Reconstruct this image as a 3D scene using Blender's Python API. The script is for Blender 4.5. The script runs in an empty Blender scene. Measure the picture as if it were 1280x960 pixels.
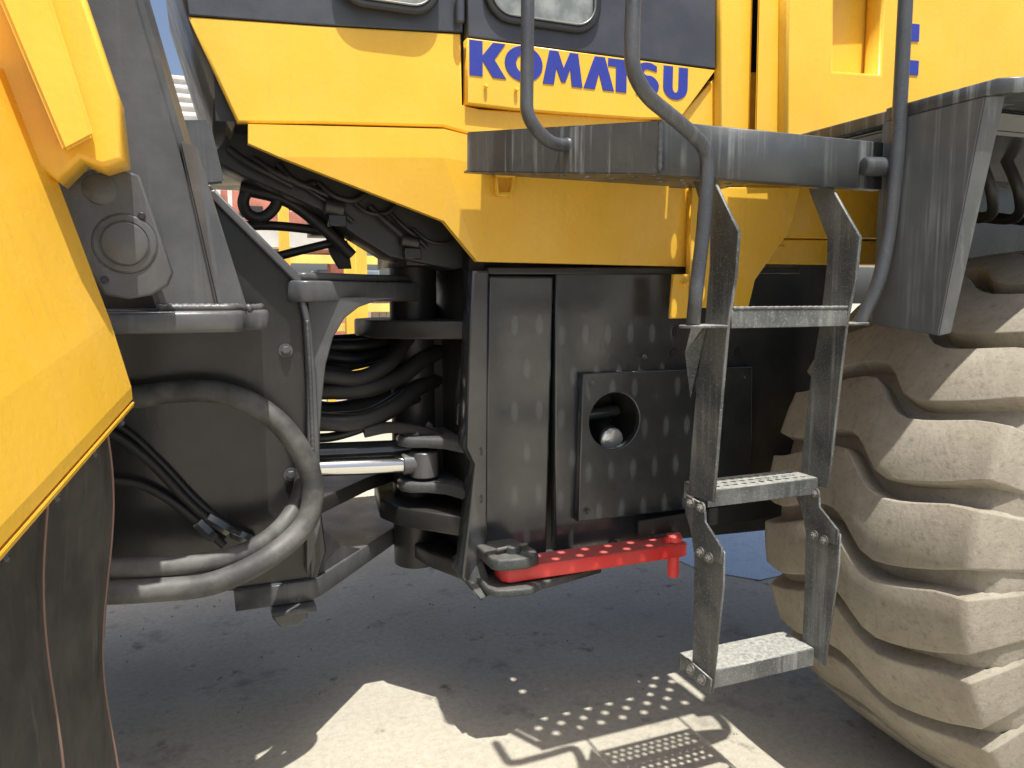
import bpy, bmesh, math, random
from mathutils import Vector, Matrix
random.seed(7)
scn = bpy.context.scene
col = scn.collection

# ------------------------------------------------------------------ camera, sky, sun, exposure
cam_d = bpy.data.cameras.new('camera'); cam = bpy.data.objects.new('camera', cam_d); col.objects.link(cam)
cam.location = (0, 0, 1.5)
YAW, PITCH = math.radians(22.0), math.atan(110/950)
fwd = Vector((math.sin(YAW)*math.cos(PITCH), math.cos(YAW)*math.cos(PITCH), -math.sin(PITCH)))
cam.rotation_euler = fwd.to_track_quat('-Z', 'Y').to_euler()
cam_d.sensor_width = 36.0; cam_d.lens = 950/1280*36.0
cam_d.clip_start = 0.02; cam_d.clip_end = 500
scn.camera = cam
TO_SUN = Vector((0.0, -0.352, 1.0)).normalized()
w = bpy.data.worlds.new('World'); scn.world = w; w.use_nodes = True
nt = w.node_tree
sky = nt.nodes.new('ShaderNodeTexSky'); sky.sky_type = 'NISHITA'; sky.sun_disc = False
sky.sun_elevation = math.asin(TO_SUN.z); sky.sun_rotation = math.radians(180)
sky.air_density = 0.8; sky.dust_density = 4.0; sky.ozone_density = 0.6
bg = nt.nodes['Background']; nt.links.new(sky.outputs[0], bg.inputs[0]); bg.inputs[1].default_value = 0.118
sun_d = bpy.data.lights.new('sun', 'SUN'); sun_d.energy = 4.6; sun_d.angle = math.radians(0.53); sun_d.color = (1.0, 0.97, 0.91)
sun = bpy.data.objects.new('sun', sun_d); col.objects.link(sun); sun.location = (0, -4, 9)
sun.rotation_euler = TO_SUN.to_track_quat('Z', 'Y').to_euler()
vs = scn.view_settings; vs.view_transform = 'Standard'; vs.look = 'None'; vs.gamma = 1.0; vs.use_curve_mapping = False
vs.exposure = 0.48

# ------------------------------------------------------------------ materials
def newmat(name):
    m = bpy.data.materials.new(name); m.use_nodes = True
    return m, m.node_tree, m.node_tree.nodes['Principled BSDF']
def N(nt, t, **kw):
    n = nt.nodes.new(t)
    for k, v in kw.items(): setattr(n, k, v)
    return n
def noise(nt, scale, detail=4.0, rough=0.55, stretch=None):
    tc = N(nt, 'ShaderNodeTexCoord'); n = N(nt, 'ShaderNodeTexNoise')
    n.inputs['Scale'].default_value = scale; n.inputs['Detail'].default_value = detail; n.inputs['Roughness'].default_value = rough
    if stretch:
        mp = N(nt, 'ShaderNodeMapping'); mp.inputs['Scale'].default_value = stretch
        nt.links.new(tc.outputs['Object'], mp.inputs[0]); nt.links.new(mp.outputs[0], n.inputs['Vector'])
    else: nt.links.new(tc.outputs['Object'], n.inputs['Vector'])
    return n.outputs['Fac']
def ramp(nt, fac, a, b, ca=0.0, cb=1.0):
    r = N(nt, 'ShaderNodeMapRange'); r.inputs[1].default_value = a; r.inputs[2].default_value = b
    r.inputs[3].default_value = ca; r.inputs[4].default_value = cb; r.clamp = True
    nt.links.new(fac, r.inputs[0]); return r.outputs[0]
def mulv(nt, a, b):
    n = N(nt, 'ShaderNodeMath', operation='MULTIPLY'); nt.links.new(a, n.inputs[0])
    if isinstance(b, (int, float)): n.inputs[1].default_value = b
    else: nt.links.new(b, n.inputs[1])
    return n.outputs[0]
def mix(nt, fac, a, b):
    n = N(nt, 'ShaderNodeMix', data_type='RGBA')
    if isinstance(fac, (int, float)): n.inputs[0].default_value = fac
    else: nt.links.new(fac, n.inputs[0])
    for i, v in ((6, a), (7, b)):
        if isinstance(v, tuple): n.inputs[i].default_value = (*v, 1)
        else: nt.links.new(v, n.inputs[i])
    return n.outputs[2]
def upmask(nt, lo=0.6, hi=0.95):
    g = N(nt, 'ShaderNodeNewGeometry'); s = N(nt, 'ShaderNodeSeparateXYZ'); nt.links.new(g.outputs['Normal'], s.inputs[0])
    return ramp(nt, s.outputs['Z'], lo, hi)
def bump(nt, b, h, strength, dist=0.01):
    n = N(nt, 'ShaderNodeBump'); n.inputs['Strength'].default_value = strength; n.inputs['Distance'].default_value = dist
    nt.links.new(h, n.inputs['Height']); nt.links.new(n.outputs[0], b.inputs['Normal'])

def paint(name, base, rough, dust=0.0, dustcol=(0.30, 0.27, 0.21), mottle=0.12, streak=0.0, streakcol=(0.3, 0.3, 0.28), top=0.0, wave=0.0, speck=0.0, grain=0.06):
    m, nt, b = newmat(name)
    c = mix(nt, ramp(nt, noise(nt, 3.0, 6), 0.35, 0.68), tuple(v*(1-mottle) for v in base), tuple(min(1, v*(1+mottle)) for v in base))
    if streak:
        s = ramp(nt, noise(nt, 1.0, 5, 0.6, (46, 46, 1.6)), 0.53, 0.72, 0, streak)
        s = mulv(nt, s, ramp(nt, noise(nt, 5.0, 3), 0.35, 0.65))
        c = mix(nt, s, c, streakcol)
    if speck:
        c = mix(nt, ramp(nt, noise(nt, 190.0, 3, 0.7), 0.56, 0.68, 0, speck), c, streakcol)
    if dust:
        d = ramp(nt, noise(nt, 6.0, 8, 0.65), 0.42, 0.75, 0, dust)
        c = mix(nt, d, c, dustcol)
    if top:
        t = mulv(nt, upmask(nt), ramp(nt, noise(nt, 90.0, 6, 0.75), 0.36, 0.60, 0.30*top, top))
        c = mix(nt, t, c, dustcol)
    nt.links.new(c, b.inputs['Base Color'])
    r = ramp(nt, noise(nt, 9.0, 5), 0.3, 0.7, rough*0.8, min(1, rough*1.3))
    nt.links.new(r, b.inputs['Roughness'])
    h = noise(nt, 60.0, 3)
    if wave:
        a = N(nt, 'ShaderNodeMath', operation='MULTIPLY_ADD'); nt.links.new(noise(nt, 2.2, 2), a.inputs[0]); a.inputs[1].default_value = wave; nt.links.new(h, a.inputs[2]); h = a.outputs[0]
    bump(nt, b, h, grain, 0.01)
    return m

M = {}
M['yellow'] = paint('yellow_paint', (0.83, 0.482, 0.042), 0.27, dust=0.12, dustcol=(0.70, 0.52, 0.20), mottle=0.05, streak=0.22, streakcol=(0.46, 0.30, 0.10), speck=0.05, wave=9)
M['grey_band'] = paint('charcoal_band_paint', (0.050, 0.055, 0.066), 0.34, dust=0.25, dustcol=(0.12, 0.12, 0.12), wave=5)
M['black'] = paint('black_gloss_paint', (0.032, 0.035, 0.037), 0.19, dust=0.35, dustcol=(0.085, 0.087, 0.086), top=0.5, wave=2.0, grain=0.022)
for k_, v_ in (('IOR', 1.6), ('Specular IOR Level', 0.7)): M['black'].node_tree.nodes['Principled BSDF'].inputs[k_].default_value = v_
M['black_matt'] = paint('black_satin_paint', (0.020, 0.020, 0.019), 0.42, dust=0.3, dustcol=(0.05, 0.047, 0.040), top=0.35)
M['frame_grey'] = paint('front_frame_paint', (0.070, 0.073, 0.076), 0.30, dust=0.45, dustcol=(0.15, 0.148, 0.14), streak=0.35, streakcol=(0.22, 0.22, 0.21), top=0.3, wave=1.5)
M['frame_shaded'] = paint('front_frame_shaded_paint', (0.018, 0.018, 0.018), 0.20, dust=0.3, dustcol=(0.045, 0.043, 0.040), streak=0.10, streakcol=(0.09, 0.09, 0.085), wave=2.0, grain=0.03)  # darker copy of the frame paint: wall shade under the slab put into colour
M['weld'] = paint('weld_paint', (0.060, 0.063, 0.065), 0.42, dust=0.5, dustcol=(0.17, 0.165, 0.155), top=0.3)
M['olive'] = paint('olive_post', (0.085, 0.075, 0.055), 0.4, dust=0.3)
M['ladder'] = paint('worn_step_paint', (0.050, 0.055, 0.056), 0.42, dust=0.30, dustcol=(0.40, 0.40, 0.36), streak=0.6, streakcol=(0.34, 0.35, 0.34), top=1.0, speck=0.5)
M['beam'] = paint('streaked_beam_paint', (0.054, 0.060, 0.063), 0.38, dust=0.22, dustcol=(0.13, 0.13, 0.12), streak=1.0, streakcol=(0.34, 0.36, 0.36), top=0.8)
M['fender'] = paint('fender_plate_paint', (0.095, 0.102, 0.104), 0.42, dust=0.35, dustcol=(0.17, 0.17, 0.16), streak=0.9, streakcol=(0.34, 0.36, 0.36))
M['rail'] = paint('handrail_paint', (0.048, 0.052, 0.058), 0.33, dust=0.3, dustcol=(0.14, 0.14, 0.14), streak=0.25, speck=0.12)
M['hose'] = paint('hose_rubber', (0.050, 0.050, 0.048), 0.55, dust=0.85, dustcol=(0.20, 0.195, 0.18), mottle=0.2)
M['hose_dark'] = paint('black_hose_rubber', (0.014, 0.014, 0.013), 0.5, dust=0.3, dustcol=(0.04, 0.038, 0.033))
M['flap'] = paint('mud_flap_rubber', (0.036, 0.032, 0.028), 0.75, dust=0.7, dustcol=(0.10, 0.09, 0.078), streak=0.8, streakcol=(0.13, 0.115, 0.10))
M['red'] = paint('red_paint', (0.72, 0.040, 0.036), 0.42, dust=0.4, dustcol=(0.48, 0.16, 0.14), top=0.9, mottle=0.05)
M['dusty_clevis'] = paint('dusty_clevis_paint', (0.035, 0.04, 0.04), 0.5, dust=0.6, dustcol=(0.14, 0.14, 0.125), top=0.8, speck=0.3)
M['bolt'] = paint('bolt_steel', (0.26, 0.25, 0.23), 0.42, dust=0.4, dustcol=(0.2, 0.17, 0.13))
M['bolt'].node_tree.nodes['Principled BSDF'].inputs['Metallic'].default_value = 0.75
M['blue'] = paint('blue_lettering', (0.030, 0.045, 0.30), 0.34, mottle=0.06)
M['gasket'] = paint('window_rubber', (0.018, 0.019, 0.02), 0.38)
M['seam'] = paint('copper_wire', (0.20, 0.125, 0.095), 0.6)
m, nt, b = newmat('chrome_rod'); b.inputs['Base Color'].default_value = (0.72, 0.72, 0.70, 1); b.inputs['Metallic'].default_value = 1; b.inputs['Roughness'].default_value = 0.12; M['chrome'] = m
m, nt, b = newmat('lamp_lens'); b.inputs['Base Color'].default_value = (0.55, 0.56, 0.54, 1); b.inputs['Roughness'].default_value = 0.15; b.inputs['Metallic'].default_value = 0.5; M['cap'] = m
m, nt, b = newmat('cab_glass'); b.inputs['Roughness'].default_value = 0.12
nt.links.new(mix(nt, ramp(nt, noise(nt, 14, 6), 0.4, 0.65), (0.16, 0.18, 0.175), (0.30, 0.32, 0.30)), b.inputs['Base Color']); M['glass'] = m
# tyre rubber caked with pale dust
m, nt, b = newmat('dusty_tyre_rubber')
c = mix(nt, ramp(nt, noise(nt, 5, 8, 0.65), 0.32, 0.70), (0.23, 0.205, 0.155), (0.36, 0.328, 0.262))
c = mix(nt, ramp(nt, noise(nt, 70, 4, 0.7), 0.52, 0.74, 0, 0.6), c, (0.15, 0.125, 0.095))
c = mix(nt, ramp(nt, noise(nt, 2.2, 5, 0.6), 0.54, 0.74, 0, 0.6), c, (0.22, 0.165, 0.12))
c = mix(nt, ramp(nt, noise(nt, 11, 6, 0.7), 0.60, 0.72, 0, 0.55), c, (0.10, 0.09, 0.075))
nt.links.new(c, b.inputs['Base Color']); b.inputs['Roughness'].default_value = 0.88
c = mix(nt, ramp(nt, noise(nt, 1.0, 6, 0.7, (5, 60, 5)), 0.60, 0.70, 0, 0.35), c, (0.12, 0.105, 0.085))
nt.links.new(c, b.inputs['Base Color'])
bump(nt, b, noise(nt, 75, 7, 0.75), 0.42, 0.008); M['tyre'] = m
# concrete yard
m, nt, b = newmat('yard_concrete')
c = mix(nt, ramp(nt, noise(nt, 0.9, 8, 0.6), 0.3, 0.72), (0.39, 0.365, 0.295), (0.54, 0.505, 0.41))
c = mix(nt, ramp(nt, noise(nt, 38, 6, 0.75), 0.42, 0.70, 0, 0.55), c, (0.27, 0.235, 0.17))
c = mix(nt, ramp(nt, noise(nt, 2.6, 7, 0.68), 0.57, 0.72, 0, 0.70), c, (0.13, 0.115, 0.09))
c = mix(nt, ramp(nt, noise(nt, 7.0, 6, 0.6), 0.62, 0.73, 0, 0.85), c, (0.06, 0.055, 0.045))
c = mix(nt, ramp(nt, noise(nt, 130, 4, 0.7), 0.60, 0.70, 0, 0.6), c, (0.16, 0.14, 0.105))
nt.links.new(c, b.inputs['Base Color'])
nt.links.new(ramp(nt, noise(nt, 3, 6), 0.3, 0.7, 0.6, 0.9), b.inputs['Roughness'])
bump(nt, b, noise(nt, 160, 6, 0.75), 0.35, 0.008); M['concrete'] = m
m, nt, b = newmat('sky_tinted_puddle'); b.inputs['Base Color'].default_value = (0.17, 0.22, 0.30, 1); b.inputs['Roughness'].default_value = 0.05; b.inputs['IOR'].default_value = 2.2; b.inputs['Specular IOR Level'].default_value = 1.0  # pale blue of the reflected sky is partly put into the base colour
bump(nt, b, noise(nt, 45, 6, 0.7), 0.16, 0.01)
nt.links.new(ramp(nt, noise(nt, 9, 7, 0.7), 0.42, 0.60, 0.03, 0.35), b.inputs['Roughness']); M['water'] = m
def plain(name, c, r=0.7, mott=0.15):
    M[name] = paint(name, c, r, mottle=mott); return M[name]
M['pale_grey'] = paint('pale_grey_paint', (0.42, 0.43, 0.45), 0.4, dust=0.2, streak=0.2)
plain('grit', (0.30, 0.27, 0.21), mott=0.5); plain('white_container', (0.62, 0.62, 0.60)); plain('red_machine', (0.52, 0.20, 0.14), mott=0.35); plain('rack_yellow', (0.72, 0.47, 0.06))
plain('pale_yellow', (0.72, 0.60, 0.16)); plain('timber', (0.40, 0.31, 0.21)); plain('pallet_pale', (0.58, 0.50, 0.36)); plain('slate', (0.20, 0.27, 0.33)); plain('dark_stack', (0.03, 0.03, 0.03))

# ------------------------------------------------------------------ mesh helpers
def link(name, me, mat, parent):
    o = bpy.data.objects.new(name, me); col.objects.link(o)
    if mat is not None and not me.materials: me.materials.append(mat)
    if parent is not None:
        o.parent = parent
        if parent.type == 'EMPTY': o.matrix_parent_inverse = Matrix.Translation(-Vector(parent.location))
    return o
def finish(bm, name, smooth=False, angle=0.7):
    bmesh.ops.remove_doubles(bm, verts=bm.verts, dist=1e-5)
    bmesh.ops.recalc_face_normals(bm, faces=bm.faces)
    me = bpy.data.meshes.new(name); bm.to_mesh(me); bm.free()
    if smooth:
        for p in me.polygons: p.use_smooth = True
        me.set_sharp_from_angle(angle=angle)
    return me
def plate(name, outer, a0, a1, axis, mat, parent, holes=(), bevel=0.003, res=1):
    """flat plate: 2-D outline (with holes) extruded along one axis from a0 to a1, edges rounded"""
    bevel = min(bevel, (a1-a0)*0.45)
    cu = bpy.data.curves.new('outline', 'CURVE'); cu.dimensions = '2D'; cu.fill_mode = 'BOTH'
    cu.extrude = (a1-a0)/2-bevel; cu.bevel_depth = bevel; cu.bevel_resolution = res; cu.offset = -bevel
    for loop in [outer]+list(holes):
        sp = cu.splines.new('POLY'); sp.points.add(len(loop)-1); sp.use_cyclic_u = True
        for p, q in zip(sp.points, loop): p.co = (q[0], q[1], 0, 1)
    o = bpy.data.objects.new('tmp', cu); col.objects.link(o)
    dg = bpy.context.evaluated_depsgraph_get(); me0 = bpy.data.meshes.new_from_object(o.evaluated_get(dg))
    bpy.data.objects.remove(o); bpy.data.curves.remove(cu)
    mid = (a0+a1)/2
    bm = bmesh.new(); bm.from_mesh(me0); bpy.data.meshes.remove(me0)
    for v in bm.verts:
        u, vv, ww = v.co
        v.co = {'y': (u, ww+mid, vv), 'x': (ww+mid, u, vv), 'z': (u, vv, ww+mid)}[axis]
    me = finish(bm, name); me.materials.clear()
    return link(name, me, mat, parent)
def circle(cx, cy, rx, ry=None, n=32, rot=0):
    ry = rx if ry is None else ry
    return [(cx+rx*math.cos(2*math.pi*i/n+rot), cy+ry*math.sin(2*math.pi*i/n+rot)) for i in range(n)]
def rrect(x0, z0, x1, z1, r, n=6):
    out = []
    for cx, cz, a in ((x1-r, z1-r, 0), (x0+r, z1-r, 90), (x0+r, z0+r, 180), (x1-r, z0+r, 270)):
        for i in range(n+1):
            t = math.radians(a+90*i/n); out.append((cx+r*math.cos(t), cz+r*math.sin(t)))
    return out
def box(name, lo, hi, mat, parent, bevel=0.003):
    return plate(name, [(lo[0], lo[2]), (hi[0], lo[2]), (hi[0], hi[2]), (lo[0], hi[2])], lo[1], hi[1], 'y', mat, parent, bevel=bevel)
def spline(pts, n=8):
    P = [Vector(p) for p in pts]; P = [2*P[0]-P[1]]+P+[2*P[-1]-P[-2]]
    out = []
    for i in range(1, len(P)-2):
        for k in range(n):
            t = k/n; a, b, c, d = P[i-1:i+3]
            out.append(0.5*((2*b)+(c-a)*t+(2*a-5*b+4*c-d)*t*t+(3*b-a-3*c+d)*t**3))
    return out+[P[-2]]
def rounded(pts, r, n=6):
    """polyline with its corners rounded to radius-like length r"""
    P = [Vector(p) for p in pts]; out = [P[0]]
    for a, b, c in zip(P, P[1:], P[2:]):
        u = (a-b); v = (c-b); l = min(r, u.length*0.48, v.length*0.48); u.normalize(); v.normalize()
        s, e = b+u*l, b+v*l
        for i in range(n+1):
            t = i/n; out.append(s*(1-t)**2+b*2*t*(1-t)+e*t*t)
    return out+[P[-1]]
def tube_bm(bm, pts, r, seg=16, cap=True):
    P = [Vector(p) for p in pts]; rs = r if isinstance(r, (list, tuple)) else [r]*len(P)
    t0 = (P[1]-P[0]).normalized(); ref = Vector((0, 0, 1)) if abs(t0.z) < 0.9 else Vector((1, 0, 0))
    nrm = t0.cross(ref).normalized(); rings = []
    for i, p in enumerate(P):
        t = ((P[min(i+1, len(P)-1)]-P[max(i-1, 0)])).normalized()
        nrm = (nrm-t*nrm.dot(t)).normalized(); bi = t.cross(nrm)
        rings.append([bm.verts.new(p+(nrm*math.cos(2*math.pi*k/seg)+bi*math.sin(2*math.pi*k/seg))*rs[i]) for k in range(seg)])
    for a, b in zip(rings, rings[1:]):
        for k in range(seg): bm.faces.new((a[k], a[(k+1) % seg], b[(k+1) % seg], b[k]))
    if cap: bm.faces.new(rings[0][::-1]); bm.faces.new(rings[-1])
def tube(name, pts, r, mat, parent, seg=16):
    bm = bmesh.new(); tube_bm(bm, pts, r, seg)
    return link(name, finish(bm, name, True), mat, parent)
def cyl(name, a, b, r, mat, parent, seg=28, ch=0.004):
    a, b = Vector(a), Vector(b); d = (b-a).normalized()
    return tube(name, [a, a+d*0.0005, a+d*ch, b-d*ch, b-d*0.0005, b], [r-ch, r-ch*0.8, r, r, r-ch*0.8, r-ch], mat, parent, seg)
def bolt(a, direction, parent, r=0.013, mat=None, name='bolt'):
    """washer, hexagon head and stub"""
    a = Vector(a); d = Vector(direction).normalized(); bm = bmesh.new()
    tube_bm(bm, [a-d*0.002, a+d*0.003], r*1.45, 20)
    tube_bm(bm, [a+d*0.003, a+d*(0.003+r*0.75), a+d*(0.003+r*0.9)], [r, r, r*0.86], 6)
    tube_bm(bm, [a+d*(0.003+r*0.85), a+d*(0.003+r*1.25)], r*0.5, 12)
    me = bpy.data.meshes.new(name); bm.to_mesh(me); bm.free()
    return link(name, me, mat or M['bolt'], parent)
def hull(name, verts, faces, mat, parent, bevel=0.0):
    bm = bmesh.new(); V = [bm.verts.new(v) for v in verts]
    for f in faces: bm.faces.new([V[i] for i in f])
    bmesh.ops.recalc_face_normals(bm, faces=bm.faces)
    if bevel: bmesh.ops.bevel(bm, geom=list(bm.edges), offset=bevel, segments=2, affect='EDGES')
    return link(name, finish(bm, name), mat, parent)
def thing(name, label, cat, loc, group=None):
    o = bpy.data.objects.new(name, None); col.objects.link(o); o.location = loc; o.empty_display_size = 0.2
    o['label'] = label; o['category'] = cat
    if group: o['group'] = group
    return o

def bead(name, pts, r, parent, mat=None):
    """uneven weld bead along a polyline"""
    P = [Vector(p) for p in pts]; out = []
    for a, b in zip(P, P[1:]):
        n = max(2, int((b-a).length/0.006))
        out += [a.lerp(b, i/n) for i in range(n)]
    out.append(P[-1])
    rs = [r*(0.8+0.3*abs(math.sin(i*1.1+random.uniform(-.3, .3)))) for i in range(len(out))]
    bm = bmesh.new(); tube_bm(bm, out, rs, 8)
    return link(name, finish(bm, name, True, 1.5), mat or M['weld'], parent)

# ------------------------------------------------------------------ the yard
bm = bmesh.new(); bmesh.ops.create_grid(bm, x_segments=1, y_segments=1, size=120)
g = link('ground', finish(bm, 'ground'), M['concrete'], None); g['kind'] = 'structure'; g['label'] = 'sunlit stained concrete yard under the machine'
pts = []
for i in range(40):
    a = 2*math.pi*i/40; r = 1+0.12*math.sin(3*a+1)+0.08*math.sin(7*a)+0.06*math.sin(17*a+2)
    pts.append((3.35+1.05*r*math.cos(a), 3.95+0.95*r*math.sin(a)))
pd = plate('puddle', pts, 0.001, 0.005, 'z', M['water'], None, bevel=0.001); pd['kind'] = 'structure'; pd['label'] = 'shallow puddle beyond the ladder, reflected sky partly put into its colour'

# ------------------------------------------------------------------ the machine
L = thing('wheel_loader', 'yellow and black wheel loader seen at its articulation joint', 'wheel loader', (1.0, 2.6, 0.0))
def lab(o, s): o['label'] = s; return o

# ---- rear frame: side wall, front strip, end flange, access panel
YW = 2.30
hc = [(1.298,1.072)][0]
wall = lab(plate('rear_frame', [(1.083,1.592), (1.090,0.622), (2.334,0.578), (2.416,0.619), (2.348,1.640)], YW, YW+0.04, 'y', M['black'], L, holes=[circle(hc[0], hc[1], 0.112, n=40)], bevel=0.006), 'glossy black side wall of the rear frame')
plate('front_strip', [(0.846,1.563), (0.819,0.509), (1.052,0.596), (1.073,1.565)], YW-0.012, YW+0.03, 'y', M['black'], wall, bevel=0.008)
plate('weld_bead', [(0.839,1.590), (0.839,1.568), (2.094,1.581), (2.093,1.608)], YW-0.022, YW+0.02, 'y', M['black_matt'], wall, bevel=0.006)
plate('end_flange', [(0.782,1.579), (0.767,1.299), (0.757,1.018), (0.784,0.963), (0.740,0.591), (0.812,0.498), (0.829,0.638), (0.838,1.580)], YW-0.035, YW+0.05, 'y', M['black'], wall, bevel=0.008)
box('core_box', (0.86, 2.52, 0.55), (2.6, 2.95, 1.66), M['black_matt'], wall)
box('end_plate', (0.80, YW+0.055, 0.60), (0.855, 2.98, 1.66), M['black_matt'], wall)
pan_out = [(1.173,1.241), (1.160,0.730), (1.893,0.722), (1.877,1.241)]
panel = lab(plate('access_panel', pan_out, YW-0.034, YW-0.002, 'y', M['black'], L, holes=[circle(hc[0], hc[1], 0.098, n=40)], bevel=0.004), 'black access panel with a round opening')
cup = bmesh.new(); tube_bm(cup, [(hc[0], YW+0.0, hc[1]), (hc[0], YW+0.17, hc[1]), (hc[0], YW+0.171, hc[1])], [0.108, 0.108, 0.001], 40, cap=False)
link('opening_well', finish(cup, 'opening_well', True), M['black_matt'], panel)
cyl('inner_pipe', (hc[0]-0.10, YW+0.12, hc[1]-0.005), (hc[0]+0.10, YW+0.12, hc[1]+0.01), 0.022, M['black'], panel)
cc = [(1.321,0.995)][0]
cyl('lamp_body', (cc[0]+0.01, YW+0.16, cc[1]+0.01), (cc[0], YW+0.03, cc[1]), 0.046, M['black_matt'], panel)
cyl('lamp_lens', (cc[0], YW+0.0305, cc[1]), (cc[0]-0.001, YW+0.020, cc[1]-0.001), 0.042, M['cap'], panel, ch=0.006)
for x, z in ((pan_out[0][0]+0.035, pan_out[0][1]-0.035), (pan_out[1][0]+0.035, pan_out[1][1]+0.035)):
    bolt((x, YW-0.034, z), (0, -1, 0), panel, 0.010, M['black'])
for x, z in ((pan_out[2][0]-0.035, pan_out[2][1]+0.035), (pan_out[3][0]-0.035, pan_out[3][1]-0.035)): bolt((x, YW-0.034, z), (0, -1, 0), panel, 0.010, M['black'])
for p_ in [(1.561,2.300,1.372), (1.553,2.300,1.295), (1.834,2.300,1.293)]: 
    bm = bmesh.new(); p = Vector(p_); tube_bm(bm, [p+Vector((0, 0.004, 0)), p+Vector((0, -0.006, 0))], 0.016, 20); tube_bm(bm, [p+Vector((0, 0, 0)), p+Vector((0, -0.010, 0))], 0.008, 12)
    link('plug', finish(bm, 'plug', True), M['black_matt'], wall)
bolt([(1.427,2.300,1.288)][0], (0, -1, 0), wall, 0.013, M['black'])
bolt([(1.317,2.300,0.628)][0], (0, -1, 0), wall, 0.013, M['black'])
# stub bar low on the wall, running back behind the ladder
hull('lower_bar', [*[(1.356,2.200,0.730), (1.357,2.200,0.673), (2.228,2.200,0.680), (2.223,2.200,0.763)], *[(1.417,2.300,0.695), (1.419,2.300,0.636), (2.330,2.300,0.642), (2.324,2.300,0.729)]], [(0,1,2,3),(4,5,6,7),(0,1,5,4),(1,2,6,5),(2,3,7,6),(3,0,4,7)], M['black_matt'], wall, 0.003)

# ---- articulation lock bar
bar = lab(plate('lock_bar', [(0.83,2.14),(0.85,2.122),(1.50,2.122),(1.515,2.135),(1.515,2.215),(1.50,2.23),(0.85,2.23),(0.83,2.21)], 0.608, 0.655, 'z', M['red'], L, bevel=0.006), 'bright red articulation lock bar')
cyl('locking_pin', (1.475, 2.155, 0.61), (1.475, 2.155, 0.53), 0.020, M['red'], bar)
cyl('pin_head', (1.475, 2.155, 0.655), (1.475, 2.155, 0.680), 0.028, M['red'], bar)
hull('pin_tab', [(1.43,2.14,0.655),(1.50,2.14,0.655),(1.50,2.17,0.655),(1.43,2.17,0.655),(1.44,2.145,0.672),(1.495,2.145,0.688),(1.495,2.165,0.688),(1.44,2.165,0.672)], [(0,1,2,3),(4,5,6,7),(0,1,5,4),(1,2,6,5),(2,3,7,6),(3,0,4,7)], M['red'], bar, 0.003)
cv = lab(plate('lock_clevis', [(0.79,2.30),(0.79,2.13),(0.81,2.10),(0.90,2.09),(0.945,2.115),(0.955,2.16),(0.93,2.30)], 0.657, 0.695, 'z', M['dusty_clevis'], L, bevel=0.008), 'dusty black clevis holding the red bar')
plate('lower_jaw', [(0.78,2.30),(0.78,2.13),(0.80,2.10),(0.90,2.08),(0.96,2.11),(1.2,2.17),(1.2,2.30)], 0.575, 0.600, 'z', M['dusty_clevis'], cv, bevel=0.006)
cyl('pivot_pin', (0.875, 2.16, 0.56), (0.875, 2.16, 0.718), 0.026, M['dusty_clevis'], cv)
cyl('cotter_pin', (0.815, 2.15, 0.712), (0.93, 2.17, 0.712), 0.006, M['bolt'], cv)
hull('corner_foot', [*[(0.747,2.300,0.584), (0.761,2.150,0.558), (0.809,2.150,0.571), (0.808,2.250,0.647)], *[(x, y+0.16, z) for x, y, z in [(0.747,2.300,0.584), (0.761,2.150,0.558), (0.809,2.150,0.571), (0.808,2.250,0.647)]]], [(0,1,2,3),(4,5,6,7),(0,1,5,4),(1,2,6,5),(2,3,7,6),(3,0,4,7)], M['dusty_clevis'], cv, 0.004)

# ---- rear frame hinge ears, hinge post
plate('hinge_ear', [(0.52,2.52),(0.60,2.42),(0.80,2.33),(0.85,2.33),(0.85,2.95),(0.60,2.90),(0.50,2.75)], 1.36, 1.42, 'z', M['black_matt'], wall, bevel=0.008)
plate('hinge_ear', [(0.56,2.66),(0.60,2.54),(0.78,2.33),(0.85,2.33),(0.85,2.98),(0.60,2.95)], 0.70, 0.77, 'z', M['black_matt'], wall, bevel=0.008)
plate('hinge_ear', [(0.67,2.70),(0.70,2.54),(0.79,2.33),(0.85,2.33),(0.85,2.98),(0.68,2.95)], 0.54, 0.60, 'z', M['black_matt'], wall, bevel=0.008)
cyl('hinge_post', (0.71, 2.72, 0.5), (0.71, 2.72, 1.64), 0.085, M['black_matt'], wall)
box('hinge_web', (0.70, 2.66, 0.76), (0.81, 2.9, 1.37), M['black_matt'], wall)
lug = plate('hinge_tab', [(0.774,1.139), (0.808,1.145), (0.811,1.068), (0.771,1.071)], 2.40, 2.42, 'y', M['black'], wall)

# ---- steering cylinder and its bracket on the rear frame
rod = lab(cyl('steering_cylinder', [(0.283,2.520,0.940)][0], [(0.620,2.520,0.925)][0], 0.030, M['chrome'], L), 'chrome steering cylinder rod')
cyl('rod_eye', [(0.609,2.520,0.926)][0], [(0.694,2.520,0.925)][0], 0.036, M['frame_grey'], rod)
e = Vector([(0.688,2.520,0.922)][0])
cyl('eye_bush', e+Vector((0, 0.0, -0.045)), e+Vector((0, 0.0, 0.045)), 0.050, M['frame_grey'], rod)
cyl('barrel', [(0.293,2.600,0.972)][0], [(0.658,2.600,0.960)][0], 0.034, M['black'], rod)
br = lab(plate('cylinder_bracket', [(0.60,2.56),(0.603,2.52),(0.63,2.485),(0.68,2.465),(0.73,2.42),(0.765,2.34),(0.79,2.268),(0.81,2.262),(0.86,2.34),(0.86,2.72),(0.66,2.64)], 0.985, 1.022, 'z', M['frame_grey'], L, bevel=0.010), 'clevis bracket of the steering cylinder')
plate('lower_jaw', [(0.60,2.56),(0.603,2.52),(0.63,2.485),(0.68,2.465),(0.73,2.42),(0.765,2.34),(0.79,2.268),(0.81,2.262),(0.86,2.34),(0.86,2.72),(0.66,2.64)], 0.828, 0.866, 'z', M['frame_grey'], br, bevel=0.010)
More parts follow.
